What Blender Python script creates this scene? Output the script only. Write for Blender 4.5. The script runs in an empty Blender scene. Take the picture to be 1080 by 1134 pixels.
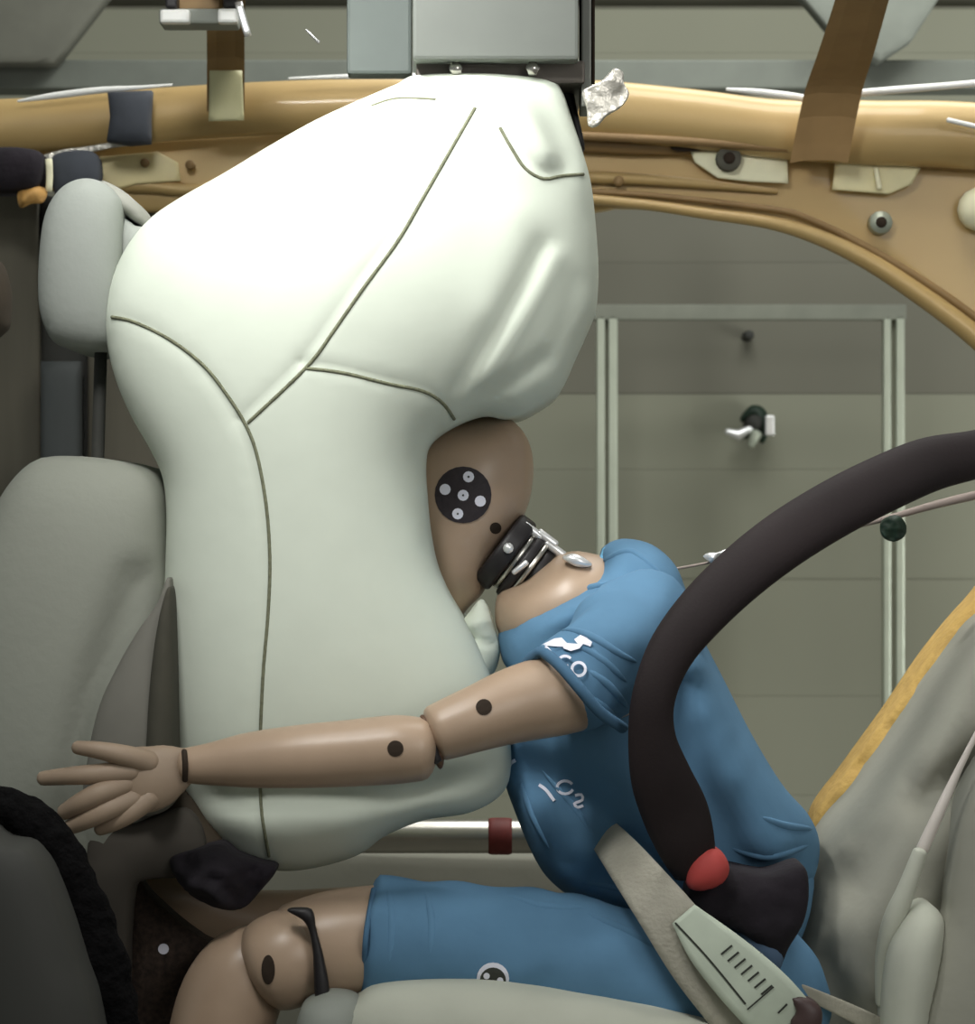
import bpy, math, random
import numpy as np
from mathutils import Vector, Matrix, noise
from mathutils.geometry import delaunay_2d_cdt
from mathutils.bvhtree import BVHTree
random.seed(4)
S = bpy.context.scene
COL = S.collection
# ------------------------------------------------------------ camera, light
D = 3.2; Z0 = 1.05
cam = bpy.data.cameras.new('camera'); cam.sensor_fit = 'VERTICAL'; cam.sensor_height = 24
cam.lens = 24 * D / 1.134; cam.clip_start = .05
cam.dof.use_dof = True; cam.dof.focus_distance = D - .1; cam.dof.aperture_fstop = 9
co = bpy.data.objects.new('camera', cam); COL.objects.link(co)
co.location = (0, -D, Z0); co.rotation_euler = (math.pi / 2, 0, 0); S.camera = co
W = bpy.data.worlds.new('world'); S.world = W; W.use_nodes = True
W.node_tree.nodes['Background'].inputs[0].default_value = (.80, .86, .82, 1)
W.node_tree.nodes['Background'].inputs[1].default_value = .24
def lamp(name, loc, target, power, size, color=(1, 1, 1), spread=180):
    l = bpy.data.lights.new(name, 'AREA'); l.energy = power; l.size = size; l.color = color
    l.spread = math.radians(spread)
    o = bpy.data.objects.new(name, l); COL.objects.link(o); o.location = loc
    o.rotation_euler = (Vector(target) - Vector(loc)).to_track_quat('-Z', 'Y').to_euler(); return o
lamp('flood_light', (-.42, -1.25, 2.25), (-.20, 0, 1.38), 4.7, .3, (1, 1, .97), 80)
lamp('overhead_spot_light', (-.38, -.60, 2.1), (-.08, -.1, 1.46), 1.6, .12, (1, 1, .98), 60)
lamp('ceiling_flood_light', (.5, .25, 3.2), (.5, .7, 1.0), 28, .8, (1, .98, .93))
lamp('wall_fill_light', (.6, 1.7, 3.2), (.5, 4.0, .5), 60, 1.6, (.97, 1, .97))  # added fill lamp that brightens the back wall
lamp('low_wall_fill_light', (2.6, 1.9, .7), (.4, 4.0, .8), 45, .8, (.97, 1, .97))  # added out-of-frame fill for the lower back wall
lamp('side_fill_light', (1.5, -2.7, 1.9), (.1, 0, .95), 19, 1.2, (1, .98, .95))  # added fill beside the camera, lifts the shaded side of the dummy
S.view_settings.view_transform = 'Standard'; S.view_settings.look = 'None'
S.view_settings.exposure = 0; S.view_settings.gamma = 1; S.view_settings.use_curve_mapping = False

def P(px, py, y=0.0):
    s = (D + y) / D / 1000
    return Vector(((px - 540) * s, y, Z0 + (567 - py) * s))
def px2m(y): return (D + y) / D / 1000
# ------------------------------------------------------------ materials
def lin(c):
    return tuple(((v / 255 + .055) / 1.055) ** 2.4 if v > 10 else v / 255 / 12.92 for v in c) + (1,)
def mat(name, rgb, rough=.6, metal=0., var=.08, vs=18., bump=.0, bs=60., rgb2=None, spec=.5, stretch=None, coat=0.):
    m = bpy.data.materials.new(name); m.use_nodes = True; nt = m.node_tree; N = nt.nodes; L = nt.links
    b = N['Principled BSDF']; b.inputs['Roughness'].default_value = rough; b.inputs['Metallic'].default_value = metal
    b.inputs['Specular IOR Level'].default_value = spec; b.inputs['Coat Weight'].default_value = coat
    tc = N.new('ShaderNodeTexCoord'); mp = N.new('ShaderNodeMapping'); L.new(tc.outputs['Object'], mp.inputs[0])
    if stretch: mp.inputs['Scale'].default_value = stretch
    n = N.new('ShaderNodeTexNoise'); n.inputs['Scale'].default_value = vs; n.inputs['Detail'].default_value = 4
    L.new(mp.outputs[0], n.inputs[0])
    r = N.new('ShaderNodeValToRGB'); c = lin(rgb)
    r.color_ramp.elements[0].position = .3; r.color_ramp.elements[1].position = .7
    if rgb2: r.color_ramp.elements[0].color = c; r.color_ramp.elements[1].color = lin(rgb2)
    else:
        r.color_ramp.elements[0].color = tuple(v * (1 - var) for v in c[:3]) + (1,)
        r.color_ramp.elements[1].color = tuple(min(1, v * (1 + var)) for v in c[:3]) + (1,)
    L.new(n.outputs[0], r.inputs[0]); L.new(r.outputs[0], b.inputs['Base Color'])
    if bump:
        n2 = N.new('ShaderNodeTexNoise'); n2.inputs['Scale'].default_value = bs; n2.inputs['Detail'].default_value = 3
        L.new(mp.outputs[0], n2.inputs[0])
        bp = N.new('ShaderNodeBump'); bp.inputs['Strength'].default_value = bump; bp.inputs['Distance'].default_value = .01
        L.new(n2.outputs[0], bp.inputs['Height']); L.new(bp.outputs[0], b.inputs['Normal'])
    return m
M = dict(
    bag=mat('airbag_nylon', (207, 214, 200), .75, var=.02, bump=.05, bs=25, spec=.3),
    seam=mat('seam_thread', (112, 114, 92), .9, var=.25, vs=220),
    skin=mat('dummy_vinyl', (172, 148, 126), .38, var=.10, vs=9, bump=.03, bs=40),
    hand=mat('dummy_hand_vinyl', (150, 130, 110), .55, var=.10, vs=14, bump=.03),
    hole=mat('dark_hole', (44, 32, 20), .9),
    shirt=mat('blue_cotton', (90, 128, 158), .85, var=.08, vs=14, bump=.12, bs=22, spec=.2),
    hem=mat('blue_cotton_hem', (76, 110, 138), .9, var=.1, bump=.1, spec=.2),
    dark=mat('dark_cloth', (24, 17, 26), .9, var=.3, bump=.2),
    rubber=mat('black_rubber', (26, 22, 24), .5, var=.2),
    web=mat('belt_webbing_dark', (36, 28, 29), .75, var=.2, vs=8, bump=.05, bs=300, spec=.3),
    webl=mat('belt_webbing_pale', (166, 162, 148), .75, var=.10, vs=30, bump=.2, bs=200),
    webp=mat('belt_webbing_cream', (196, 206, 188), .7, var=.06, vs=30),
    ink=mat('black_ink', (52, 54, 48), .8),
    red=mat('red_plastic', (178, 66, 62), .7, var=.05),
    steel=mat('steel', (200, 196, 190), .25, .95, var=.1),
    chrome=mat('chrome_tube', (205, 202, 194), .3, 1., var=.05),
    yellow=mat('yellow_primer', (180, 150, 96), .45, .1, var=.12, vs=3, rgb2=(196, 168, 114), bump=.05, bs=5, coat=.2),
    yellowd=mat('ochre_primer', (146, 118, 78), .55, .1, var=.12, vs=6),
    cream=mat('cream_tape', (246, 242, 208), .5, var=.06),
    foam=mat('yellow_foam', (200, 164, 92), .95, var=.15, vs=50, bump=.35, bs=70, rgb2=(182, 148, 84)),
    greige=mat('seat_fabric_greige', (150, 149, 137), .85, var=.07, vs=5, bump=.1, bs=30, spec=.25),
    greige2=mat('seat_fabric_light', (188, 190, 176), .85, var=.05, vs=7, bump=.06, spec=.25),
    seat=mat('front_seat_fabric', (138, 140, 130), .85, var=.05, vs=4, bump=.08, bs=90, spec=.25),
    seatd=mat('seat_side_dark', (92, 90, 80), .85, var=.1, vs=6),
    head=mat('headrest_fabric', (142, 146, 140), .85, var=.03, bump=.05, bs=120, spec=.25),
    box=mat('grey_paint', (142, 146, 138), .6, var=.04, vs=4),
    haze=mat('pale_grey_plate', (104, 112, 108), .55, .2, var=.12, vs=8),
    dgrey=mat('dark_grey_plastic', (52, 52, 48), .75, var=.1, vs=5),
    black=mat('black_foam', (12, 11, 12), .95, var=.4, vs=60, bump=.8, bs=90, spec=.1),
    brown=mat('pad_and_shade_brown', (52, 42, 28), .8, var=.2),
    slate=mat('slate_trim', (66, 70, 70), .7, var=.1, vs=6, stretch=(6, 6, .6)),
    bgrey=mat('brown_grey_trim', (92, 88, 76), .8, var=.1, vs=6, stretch=(6, 6, .6)),
    wallm=mat('wall_paint_grey', (124, 124, 108), .8, var=.06, vs=1.2),
    walld=mat('wall_paint_dark', (100, 98, 86), .8, var=.10, vs=1.2),
    wallx=mat('wall_recess_dark', (60, 60, 54), .9, var=.12, vs=2),
    frame=mat('pale_aluminium', (174, 180, 164), .4, .4, var=.05),
    white=mat('white_print', (232, 232, 244), .7, var=.03),
    wmet=mat('bright_metal', (236, 236, 236), .3, .6, var=.05),
    tape=mat('crumpled_silver_tape', (196, 192, 182), .35, .5, var=.15, vs=20, bump=.5, bs=60),
    slateb=mat('slate_strap', (62, 66, 74), .8, var=.2),
    floor=mat('floor_concrete', (110, 108, 98), .8, var=.12, vs=2),
    redtape=mat('dark_red_tape', (116, 44, 40), .6, var=.15, vs=60),
    green=mat('dark_green_plastic', (24, 44, 30), .6, var=.3, vs=80),
    strip=mat('white_pad_and_highlight', (250, 250, 246), .3, .0, var=.02),  # near-white; on the roof strips the highlight is put into the colour
    cord=mat('pale_cord', (150, 136, 128), .7, var=.08),
    orange=mat('orange_connector', (196, 150, 84), .6, var=.2, vs=60),
)
# ------------------------------------------------------------ object helpers
WL = {}
def link(name, verts, faces, m, parent=None, smooth=True, **kw):
    v = np.array([tuple(a) for a in verts], dtype=float)
    c = (v.min(0) + v.max(0)) / 2
    me = bpy.data.meshes.new(name)
    me.from_pydata((v - c).tolist(), [], [list(f) for f in faces]); me.update()
    if smooth: me.polygons.foreach_set('use_smooth', [True] * len(me.polygons))
    me.materials.append(m)
    o = bpy.data.objects.new(name, me); COL.objects.link(o)
    w = Vector(c)
    if parent is not None: o.parent = parent; o.location = w - WL[parent.name]
    else: o.location = w
    WL[o.name] = w
    for k, x in kw.items(): o[k] = x
    return o
def fixn(o):
    import bmesh
    b = bmesh.new(); b.from_mesh(o.data); bmesh.ops.recalc_face_normals(b, faces=b.faces); b.to_mesh(o.data); b.free(); return o
def thing(name, loc, label, cat, group=None):
    o = bpy.data.objects.new(name, None); COL.objects.link(o); o.location = loc; o.empty_display_size = .05
    WL[o.name] = Vector(loc); o['label'] = label; o['category'] = cat
    if group: o['group'] = group
    return o
def catmull(p, step, closed=False):
    p = [np.array(a, float) for a in p]; n = len(p); out = []
    for i in range(n if closed else n - 1):
        if closed: a, b, c, d = p[(i - 1) % n], p[i], p[(i + 1) % n], p[(i + 2) % n]
        else: a, b, c, d = p[max(i - 1, 0)], p[i], p[i + 1], p[min(i + 2, n - 1)]
        k = max(1, int(round(np.linalg.norm((c - b)[:2]) / step)))
        for j in range(k):
            t = j / k
            out.append(.5 * (2 * b + (c - a) * t + (2 * a - 5 * b + 4 * c - d) * t * t + (3 * b - a - 3 * c + d) * t ** 3))
    if not closed: out.append(p[-1])
    return out
def segdist(q, poly):
    q = np.asarray(q, float); best = np.full(len(q), 1e9)
    for a, b in zip(poly[:-1], poly[1:]):
        a = np.array(a, float)[:2]; b = np.array(b, float)[:2]; ab = b - a
        t = np.clip(((q - a) @ ab) / max(ab @ ab, 1e-9), 0, 1)
        best = np.minimum(best, np.linalg.norm(q - (a + t[:, None] * ab), axis=1))
    return best
def inside(q, poly):
    x, y = q[:, 0], q[:, 1]; r = np.zeros(len(q), bool); n = len(poly)
    for i in range(n):
        x1, y1 = poly[i]; x2, y2 = poly[(i + 1) % n]
        if y1 == y2: continue
        c = ((y1 > y) != (y2 > y)) & (x < (x2 - x1) * (y - y1) / (y2 - y1) + x1)
        r ^= c
    return r
def inflate(name, pts, m, parent=None, y=0., H=.05, p=.5, rim=0., Hb=None, sp=9, sharp=False, extra=(), ridges=(), nz=0., ns=8., **kw):
    """a padded body with real thickness: side outline at its own depth, rounded front and back"""
    bd = [a[:2] for a in (catmull(pts, max(4, sp * .7), True) if not sharp else
          sum([[np.array(a) + (np.array(b) - np.array(a)) * j / k for j in range(k)] for a, b in zip(pts, list(pts[1:]) + [pts[0]])
               for k in [max(1, int(math.dist(a, b) / sp))]], []))]
    bd = np.array(bd); nb = len(bd)
    lo, hi = bd.min(0), bd.max(0); g = []
    r = 0; yy = lo[1]
    while yy < hi[1]:
        xx = lo[0] + (sp / 2 if r % 2 else 0)
        while xx < hi[0]: g.append((xx, yy)); xx += sp
        yy += sp * .87; r += 1
    g = np.array(g); loop = list(bd) + [bd[0]]
    g = g[inside(g, bd)]; g = g[segdist(g, loop) > sp * .85]
    tang = np.roll(bd, -1, 0) - np.roll(bd, 1, 0); tang /= np.linalg.norm(tang, axis=1)[:, None]
    nrm = np.stack([-tang[:, 1], tang[:, 0]], 1)
    if not inside((bd[:1] + nrm[:1] * .5), bd)[0]: nrm = -nrm
    sets = []
    for dd in (sp * .12, sp * .45):
        q = bd + nrm * dd; q = q[inside(q, bd)]; q = q[segdist(q, loop) > dd * .8]; sets.append(q)
    ex = np.zeros((0, 2))
    for line in extra:
        c = np.array([a[:2] for a in catmull(line, 6)]); t = np.gradient(c, axis=0); t /= np.linalg.norm(t, axis=1)[:, None]
        n = np.stack([-t[:, 1], t[:, 0]], 1)
        q = np.concatenate([c, c + n * 4, c - n * 4]); q = q[inside(q, bd)]; q = q[segdist(q, loop) > sp * .6]
        ex = np.concatenate([ex, q])
        if len(g): g = g[segdist(g, list(c)) > 7]
    allp = np.concatenate([bd] + sets + [ex, g])
    key = {}; keep = []
    for i, q in enumerate(allp):
        k = (round(q[0] * 1.2), round(q[1] * 1.2))
        if i >= nb and k in key: continue
        key[k] = 1; keep.append(i)
    allp = allp[keep]
    V, E, F, ov, oe, of = delaunay_2d_cdt([Vector(q) for q in allp], [], [list(range(nb))], 1, 1e-4)
    V = np.array([tuple(v) for v in V]); n = len(V)
    isb = segdist(V, loop) < 1e-2
    ed = set()
    for f in F:
        for a, b in zip(f, f[1:] + f[:1]): ed.add((min(a, b), max(a, b)))
    ed = np.array(list(ed)); wt = 1 / np.linalg.norm(V[ed[:, 0]] - V[ed[:, 1]], axis=1) ** 1
    # lumped area
    area = np.zeros(n)
    for f in F:
        a, b, c = V[f[0]], V[f[1]], V[f[2]]; s = abs((b[0] - a[0]) * (c[1] - a[1]) - (b[1] - a[1]) * (c[0] - a[0])) / 6
        for i in f: area[i] += s
    # cotangent weights
    cw = {}
    for f in F:
        for i in range(3):
            o_, a, b = f[i], f[(i + 1) % 3], f[(i + 2) % 3]
            u, w_ = V[a] - V[o_], V[b] - V[o_]; cr = abs(u[0] * w_[1] - u[1] * w_[0])
            k = (min(a, b), max(a, b)); cw[k] = cw.get(k, 0) + .5 * (u @ w_) / max(cr, 1e-6)
    ed = np.array(list(cw)); wt = np.clip(np.array(list(cw.values())), .01, 20)
    free = ~isb
    def A(x):
        d = (x[ed[:, 0]] - x[ed[:, 1]]) * wt
        r = np.bincount(ed[:, 0], d, n) - np.bincount(ed[:, 1], d, n); r[~free] = 0; return r
    dg = np.bincount(ed[:, 0], wt, n) + np.bincount(ed[:, 1], wt, n); dg[dg == 0] = 1
    x = np.zeros(n); rr = np.where(free, area, 0); z = rr / dg; pp = z.copy(); rz = rr @ z
    for _ in range(600):
        ap = A(pp); al = rz / max(pp @ ap, 1e-20); x += al * pp; rr -= al * ap; z = rr / dg; rn = rr @ z
        if rn < 1e-10 * max(1, abs(rz)): break
        pp = z + rn / rz * pp; rz = rn
    u = np.clip(x, 0, None) / x.max()
    h = u ** p
    Hb = H if Hb is None else Hb
    dy = np.zeros(n)
    edge = np.clip(u * 4, 0, 1) ** 1.5
    for line, w_, amp in ridges:
        d = segdist(V, [a[:2] for a in catmull(line, 8)]); dy += amp * np.exp(-(d / w_) ** 2) * edge
    if nz:
        dy += np.array([noise.fractal(Vector((q[0] / 1000 * ns, q[1] / 1000 * ns, y * 3)), 1, 2, 3) for q in V]) * nz * edge
    s = px2m(y - rim); X = (V[:, 0] - 540) * s; Zz = Z0 + (567 - V[:, 1]) * s
    vf = np.stack([X, y - rim - h * H - dy, Zz], 1); vb = np.stack([X, y + rim + h * Hb, Zz], 1)
    verts = list(vf) + list(vb); faces = []
    # orientation: front faces point to -Y
    for f in F:
        a, b, c = V[f[0]], V[f[1]], V[f[2]]
        cr = (b[0] - a[0]) * (c[1] - a[1]) - (b[1] - a[1]) * (c[0] - a[0])
        f = list(f) if cr < 0 else list(f)[::-1]
        faces.append(f); faces.append([n + i for i in f[::-1]])
    cnt = {}
    for f in faces[::2]:
        for a, b in zip(f, f[1:] + f[:1]): cnt[(a, b)] = 1
    bed = [(a, b) for (a, b) in cnt if (b, a) not in cnt]
    if rim > 0:
        for a, b in bed: faces.append([b, a, n + a, n + b])
    else:
        bs = {i for e in bed for i in e}
        faces = [[(i - n if i >= n and (i - n) in bs else i) for i in f] for f in faces]
        used = sorted({i for f in faces for i in f}); mp = {a: i for i, a in enumerate(used)}
        verts = [verts[i] for i in used]; faces = [[mp[i] for i in f] for f in faces]
    o = link(name, verts, faces, m, parent, True, **kw)
    return o
def bvh(o):
    w = WL[o.name]
    return BVHTree.FromPolygons([v.co + w for v in o.data.vertices], [list(p.vertices) for p in o.data.polygons])
def hit(t, px, py, off=.0008):
    """drop a point onto the near side of a body"""
    q = P(px, py, 0); o0 = Vector((0, -D, Z0)); d = (q - o0).normalized()
    h, n, i, ds = t.ray_cast(o0, d)
    return (h - d * off) if h is not None else None
def tube(name, pts, m, parent=None, seg=14, caps=True, ry=1., **kw):
    """pts = world (x,y,z,r)"""
    pts = [np.array(a, float) for a in pts]; n = len(pts); V = []; F = []
    rings = []
    for i, a in enumerate(pts):
        t = Vector((pts[min(i + 1, n - 1)] - pts[max(i - 1, 0)])[:3]).normalized()
        up = Vector((0, 1, 0))
        if abs(t.dot(up)) > .95: up = Vector((0, 0, 1))
        e1 = t.cross(up).normalized(); e2 = e1.cross(t).normalized()
        rings.append((Vector(a[:3]), e1, e2, a[3], t))
    if caps:
        c, e1, e2, r, t = rings[0]; c1, f1, f2, r1, t1 = rings[-1]
        k = caps if caps is not True else .6
        pre = [(c - t * r * k * s_, e1, e2, r * q, t) for s_, q in ((1, .12), (.92, .38), (.7, .7), (.38, .92))]
        post = [(c1 + t1 * r1 * k * s_, f1, f2, r1 * q, t1) for s_, q in ((.38, .92), (.7, .7), (.92, .38), (1, .12))]
        rings = pre + rings + post
    for c, e1, e2, r, t in rings:
        for j in range(seg):
            a = 2 * math.pi * j / seg; V.append(c + e1 * math.cos(a) * r + e2 * math.sin(a) * r * ry)
    for i in range(len(rings) - 1):
        for j in range(seg):
            a = i * seg + j; b = i * seg + (j + 1) % seg; F.append((a, b, b + seg, a + seg))
    F.append(tuple(range(seg))[::-1]); F.append(tuple((len(rings) - 1) * seg + j for j in range(seg)))
    return fixn(link(name, V, F, m, parent, True, **kw))
def limb(name, pts, m, parent=None, seg=28, caps=True, ry=1., step=8, nz=0., **kw):
    """pts = (px, py, y, radius in mm)"""
    c = catmull([(a, b, y * 1000, r) for a, b, y, r in pts], step)
    W_ = []
    for a in c:
        q = P(a[0], a[1], a[2] / 1000); W_.append((q.x, q.y, q.z, a[3] / 1000))
    o = tube(name, W_, m, parent, seg, caps, ry, **kw)
    if nz:
        for v in o.data.vertices:
            v.co += v.co.normalized() * 0 + Vector((noise.noise(v.co * 22), noise.noise(v.co * 22 + Vector((7, 0, 0))), noise.noise(v.co * 22 + Vector((0, 9, 0))))) * nz
    return o
def ribbon(name, pts, m, parent=None, th=.003, step=8, twist=0., bulge=0., **kw):
    """pts = (px,py,y,width mm, tilt deg)"""
    c = catmull([(a[0], a[1], a[2] * 1000, a[3], a[4] if len(a) > 4 else 0) for a in pts], step); V = []; F = []
    Q = [P(a[0], a[1], a[2] / 1000) for a in c]; n = len(Q); K = 8
    for i, q in enumerate(Q):
        t = (Q[min(i + 1, n - 1)] - Q[max(i - 1, 0)]).normalized(); e = Vector((-t.z, 0, t.x)).normalized()
        nn = t.cross(e).normalized(); tl = math.radians(c[i][4]); e, nn = e * math.cos(tl) + nn * math.sin(tl), nn * math.cos(tl) - e * math.sin(tl)
        w = c[i][3] / 2000
        for s in range(K + 1):
            u = -1 + 2 * s / K; V.append(q + e * w * u + nn * (th / 2 * math.sqrt(max(.15, 1 - u ** 4)) + bulge * (1 - u * u)))
        for s in range(K + 1):
            u = 1 - 2 * s / K; V.append(q + e * w * u - nn * (th / 2 * math.sqrt(max(.15, 1 - u ** 4)) + bulge * (1 - u * u)))
    R = 2 * (K + 1)
    for i in range(n - 1):
        for j in range(R): F.append((i * R + j, i * R + (j + 1) % R, (i + 1) * R + (j + 1) % R, (i + 1) * R + j))
    F.append(tuple(range(R))); F.append(tuple((n - 1) * R + j for j in range(R)))
    return fixn(link(name, V, F, m, parent, True, **kw))
def box(name, x0, y0, x1, y1, ya, yb, m, parent=None, bev=.003, rot=None, **kw):
    """front rectangle in pixels at depth ya, reaching back to yb (metres)"""
    a = P(x0, y0, ya); b = P(x1, y1, ya)
    return boxw(name, (a.x, ya, b.z), (b.x, yb, a.z), m, parent, bev, **kw)
def boxw(name, lo, hi, m, parent=None, bev=.003, **kw):
    import bmesh
    lo = Vector(lo); hi = Vector(hi); bm = bmesh.new(); bmesh.ops.create_cube(bm, size=1)
    for v in bm.verts: v.co = Vector([lo[i] + (v.co[i] + .5) * (hi[i] - lo[i]) for i in range(3)])
    bv = min(bev, min(abs(hi[i] - lo[i]) for i in range(3)) * .3)
    bmesh.ops.bevel(bm, geom=bm.edges[:], offset=bv, segments=2, affect='EDGES', profile=.6)
    bm.verts.ensure_lookup_table(); V = [v.co.copy() for v in bm.verts]; F = [[v.index for v in f.verts] for f in bm.faces]; bm.free()
    return link(name, V, F, m, parent, False, **kw)
def decal(name, polys, t, m, parent, off=.0008, th=.0012):
    """thin print or sticker laid on a body"""
    V = []; F = []
    for pl in polys:
        c = [hit(t, a, b, off) for a, b in pl]
        if any(x is None for x in c): continue
        k = len(c); b0 = len(V); mid = sum(c, Vector()) / k
        V += c + [x + Vector((0, th, 0)) for x in c]
        F.append(tuple(b0 + i for i in range(k)))
        for i in range(k): F.append((b0 + i, b0 + (i + 1) % k, b0 + k + (i + 1) % k, b0 + k + i))
    return fixn(link(name, V, F, m, parent, False))
def disc(cx, cy, rx, ry=None, n=20, a0=0.):
    ry = ry or rx
    return [(cx + rx * math.cos(2 * math.pi * i / n + a0), cy + ry * math.sin(2 * math.pi * i / n + a0)) for i in range(n)]
def fan(cx, cy, r, rings=4, n=24, sy=1.):
    """disc cut into small quads so that it can follow a curved body"""
    out = []
    for k in range(rings):
        r0, r1 = r * k / rings, r * (k + 1) / rings
        for i in range(n):
            a, b = 2 * math.pi * i / n, 2 * math.pi * (i + 1) / n
            q = [(cx + r0 * math.cos(a), cy + sy * r0 * math.sin(a)), (cx + r1 * math.cos(a), cy + sy * r1 * math.sin(a)),
                 (cx + r1 * math.cos(b), cy + sy * r1 * math.sin(b)), (cx + r0 * math.cos(b), cy + sy * r0 * math.sin(b))]
            out.append(q if k else q[:3])
    return out
def stroke(pts, w, step=3):
    c = np.array([a[:2] for a in catmull(pts, step)]); t = np.gradient(c, axis=0); t /= np.linalg.norm(t, axis=1)[:, None]
    n = np.stack([-t[:, 1], t[:, 0]], 1) * w / 2
    return [[tuple(c[i] + n[i]), tuple(c[i + 1] + n[i + 1]), tuple(c[i + 1] - n[i + 1]), tuple(c[i] - n[i])] for i in range(len(c) - 1)]
def ringp(cx, cy, r, w, a0=0, a1=360, k=18, sy=1.):
    return stroke([(cx + r * math.cos(math.radians(a0 + (a1 - a0) * i / k)), cy + sy * r * math.sin(math.radians(a0 + (a1 - a0) * i / k))) for i in range(k + 1)], w, 4)
def lathe(name, a, b, r, m, parent=None, seg=28, bev=.12, **kw):
    """short cylinder from a to b with eased edges"""
    a, b = Vector(a), Vector(b); L = b - a; e = min(.3, bev)
    pts = [(*(a + L * t), r * q) for t, q in ((0, 1 - e * .6), (.08, 1 - e * .2), (.2, 1), (.8, 1), (.92, 1 - e * .2), (1, 1 - e * .6))]
    return tube(name, pts, m, parent, seg, False, **kw)
# ------------------------------------------------------------ structure
def struct(name, lo, hi, m):
    return boxw(name, lo, hi, m, None, .002, kind='structure')
floor = struct('floor', (-4.5, -4, -.1), (4.5, 4.2, 0), M['floor'])
wb = struct('wall_back', (-4.5, 4.06, 0), (4.5, 4.2, 4.2), M['walld'])
# wall panels, board by board
yw = 4.0
def wz(py): return P(540, py, yw).z
rows = [(-520, -350, 'walld'), (-350, -200, 'walld'), (-200, -70, 'wallm'), (-70, -34, 'walld'), (-34, 8, 'walld'), (9, 58, 'wallm'), (59, 150, 'wallm'), (151, 290, 'walld'), (291, 435, 'walld'), (436, 519, 'wallm'),
        (520, 640, 'wallm'), (641, 770, 'wallm'), (771, 880, 'wallm'), (881, 1030, 'wallm')]
for (a, b, k) in rows:
    z1, z0 = wz(a), max(wz(b), .0)
    z0 -= .002
    for x0 in (-4.4, -1.45, 1.5):
        boxw('wall_panel', (x0, yw + random.uniform(-.003, .003), z0), (x0 + 2.94, 4.06, z1), M[k], wb, .0015)
# aluminium frame standing before the wall
fr = thing('wall_frame', P(820, 900, 3.5) * 1, 'pale aluminium frame with twin posts against the grey back wall', 'frame')
WL[fr.name] = Vector(fr.location)
for x0, x1 in ((661, 670), (674, 684), (979, 987), (993, 1002)):
    a = P(x0, 350, 3.5); b = P(x1, 350, 3.5); boxw('post', (a.x, 3.5, 0.0), (b.x, 3.54, a.z), M['frame'], fr)
for x0, x1 in ((669, 675), (986, 994)):
    a = P(x0, 350, 3.5); b = P(x1, 350, 3.5); boxw('post_groove', (a.x, 3.52, 0.0), (b.x, 3.54, a.z), M['wallm'], fr)
a = P(650, 337, 3.5); b = P(1004, 354, 3.5); boxw('crossbar', (a.x, 3.5, b.z), (b.x, 3.54, a.z), mat('crossbar_grey', (118, 120, 108), .7), fr)
# bracket on the wall
wt_ = thing('wall_bracket', P(832, 470, 3.9), 'small twisted black and silver bracket on grey back wall', 'bracket')
inflate('arm', [(820, 462), (832, 449), (846, 452), (853, 470), (845, 492), (834, 478), (828, 486), (812, 484), (816, 476), (830, 472), (834, 462), (822, 468)], M['green'], wt_, 3.94, .03, sp=4)
tube('shiny_prong', [(*P(805, 478, 3.9), .008), (*P(818, 482, 3.9), .014), (*P(832, 474, 3.9), .008)], M['wmet'], wt_)
box('end_plate', 848, 460, 858, 482, 3.88, 3.93, M['wmet'], wt_)
tube('foot', [(*P(838, 480, 3.9), .015), (*P(832, 494, 3.9), .009)], M['frame'], wt_)
tube('back_stud', [(P(836, 468, 3.9).x, 3.9, P(836, 468, 3.9).z, .02), (P(836, 468, 3.9).x, 4.03, P(836, 468, 3.9).z, .02)], M['dgrey'], wt_)
o = tube('wall_bolt', [(*P(830, 371, 3.93), .012), (P(830, 371, 3.93).x, 4.02, P(830, 371, 3.93).z, .014)], M['dgrey'], None)
o['label'] = 'tiny dark bolt head on back wall above the twisted bracket'; o['category'] = 'bolt'

# ------------------------------------------------------------ car body shell, far side
YB = 1.1
car = thing('car_body_shell', (0, YB, .1), 'bare yellow primed car body side with roof rail and roof bows', 'car body')
def bpart(name, pts, m, y=YB, th=.03, H=.012, **kw): return inflate(name, pts, m, car, y, H, .35, rim=th / 2, **kw)
limb('upper_roof_rail', [(-900, 190, YB - .03, 40), (-400, 160, YB - .03, 40), (-60, 142, YB - .03, 40), (60, 137, YB - .03, 40), (180, 127, YB - .03, 40), (300, 120, YB - .03, 40), (450, 116, YB - .03, 40), (640, 121, YB - .03, 44), (760, 131, YB - .03, 44), (860, 143, YB - .03, 44), (960, 147, YB - .03, 48), (1130, 156, YB - .03, 50), (1500, 215, YB - .03, 50), (1900, 330, YB - .03, 50)], M['yellow'], car, ry=.7, step=14)
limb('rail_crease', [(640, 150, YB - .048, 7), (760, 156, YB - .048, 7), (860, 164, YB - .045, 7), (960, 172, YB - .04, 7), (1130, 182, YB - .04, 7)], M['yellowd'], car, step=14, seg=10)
bpart('roof_side_plate', [(640, 162), (760, 165), (880, 170), (980, 176), (1150, 190), (1500, 250), (1900, 380), (1900, 1200), (1600, 1000), (1350, 620), (1200, 460), (1110, 402), (1060, 362), (1010, 326), (960, 293), (905, 267), (850, 251), (780, 240), (720, 231), (640, 222)], M['yellow'], sp=14, y=YB + .02)
limb('window_lip', [(640, 219, YB - .01, 8), (720, 227, YB - .01, 8), (780, 236, YB - .01, 9), (850, 246, YB - .01, 10), (905, 262, YB - .01, 12), (960, 288, YB - .01, 14), (1010, 320, YB - .01, 15), (1060, 356, YB - .01, 16), (1110, 396, YB - .01, 17), (1200, 456, YB - .01, 17), (1350, 616, YB - .01, 17), (1600, 996, YB - .01, 17)], M['yellow'], car, step=12, seg=14)
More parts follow.
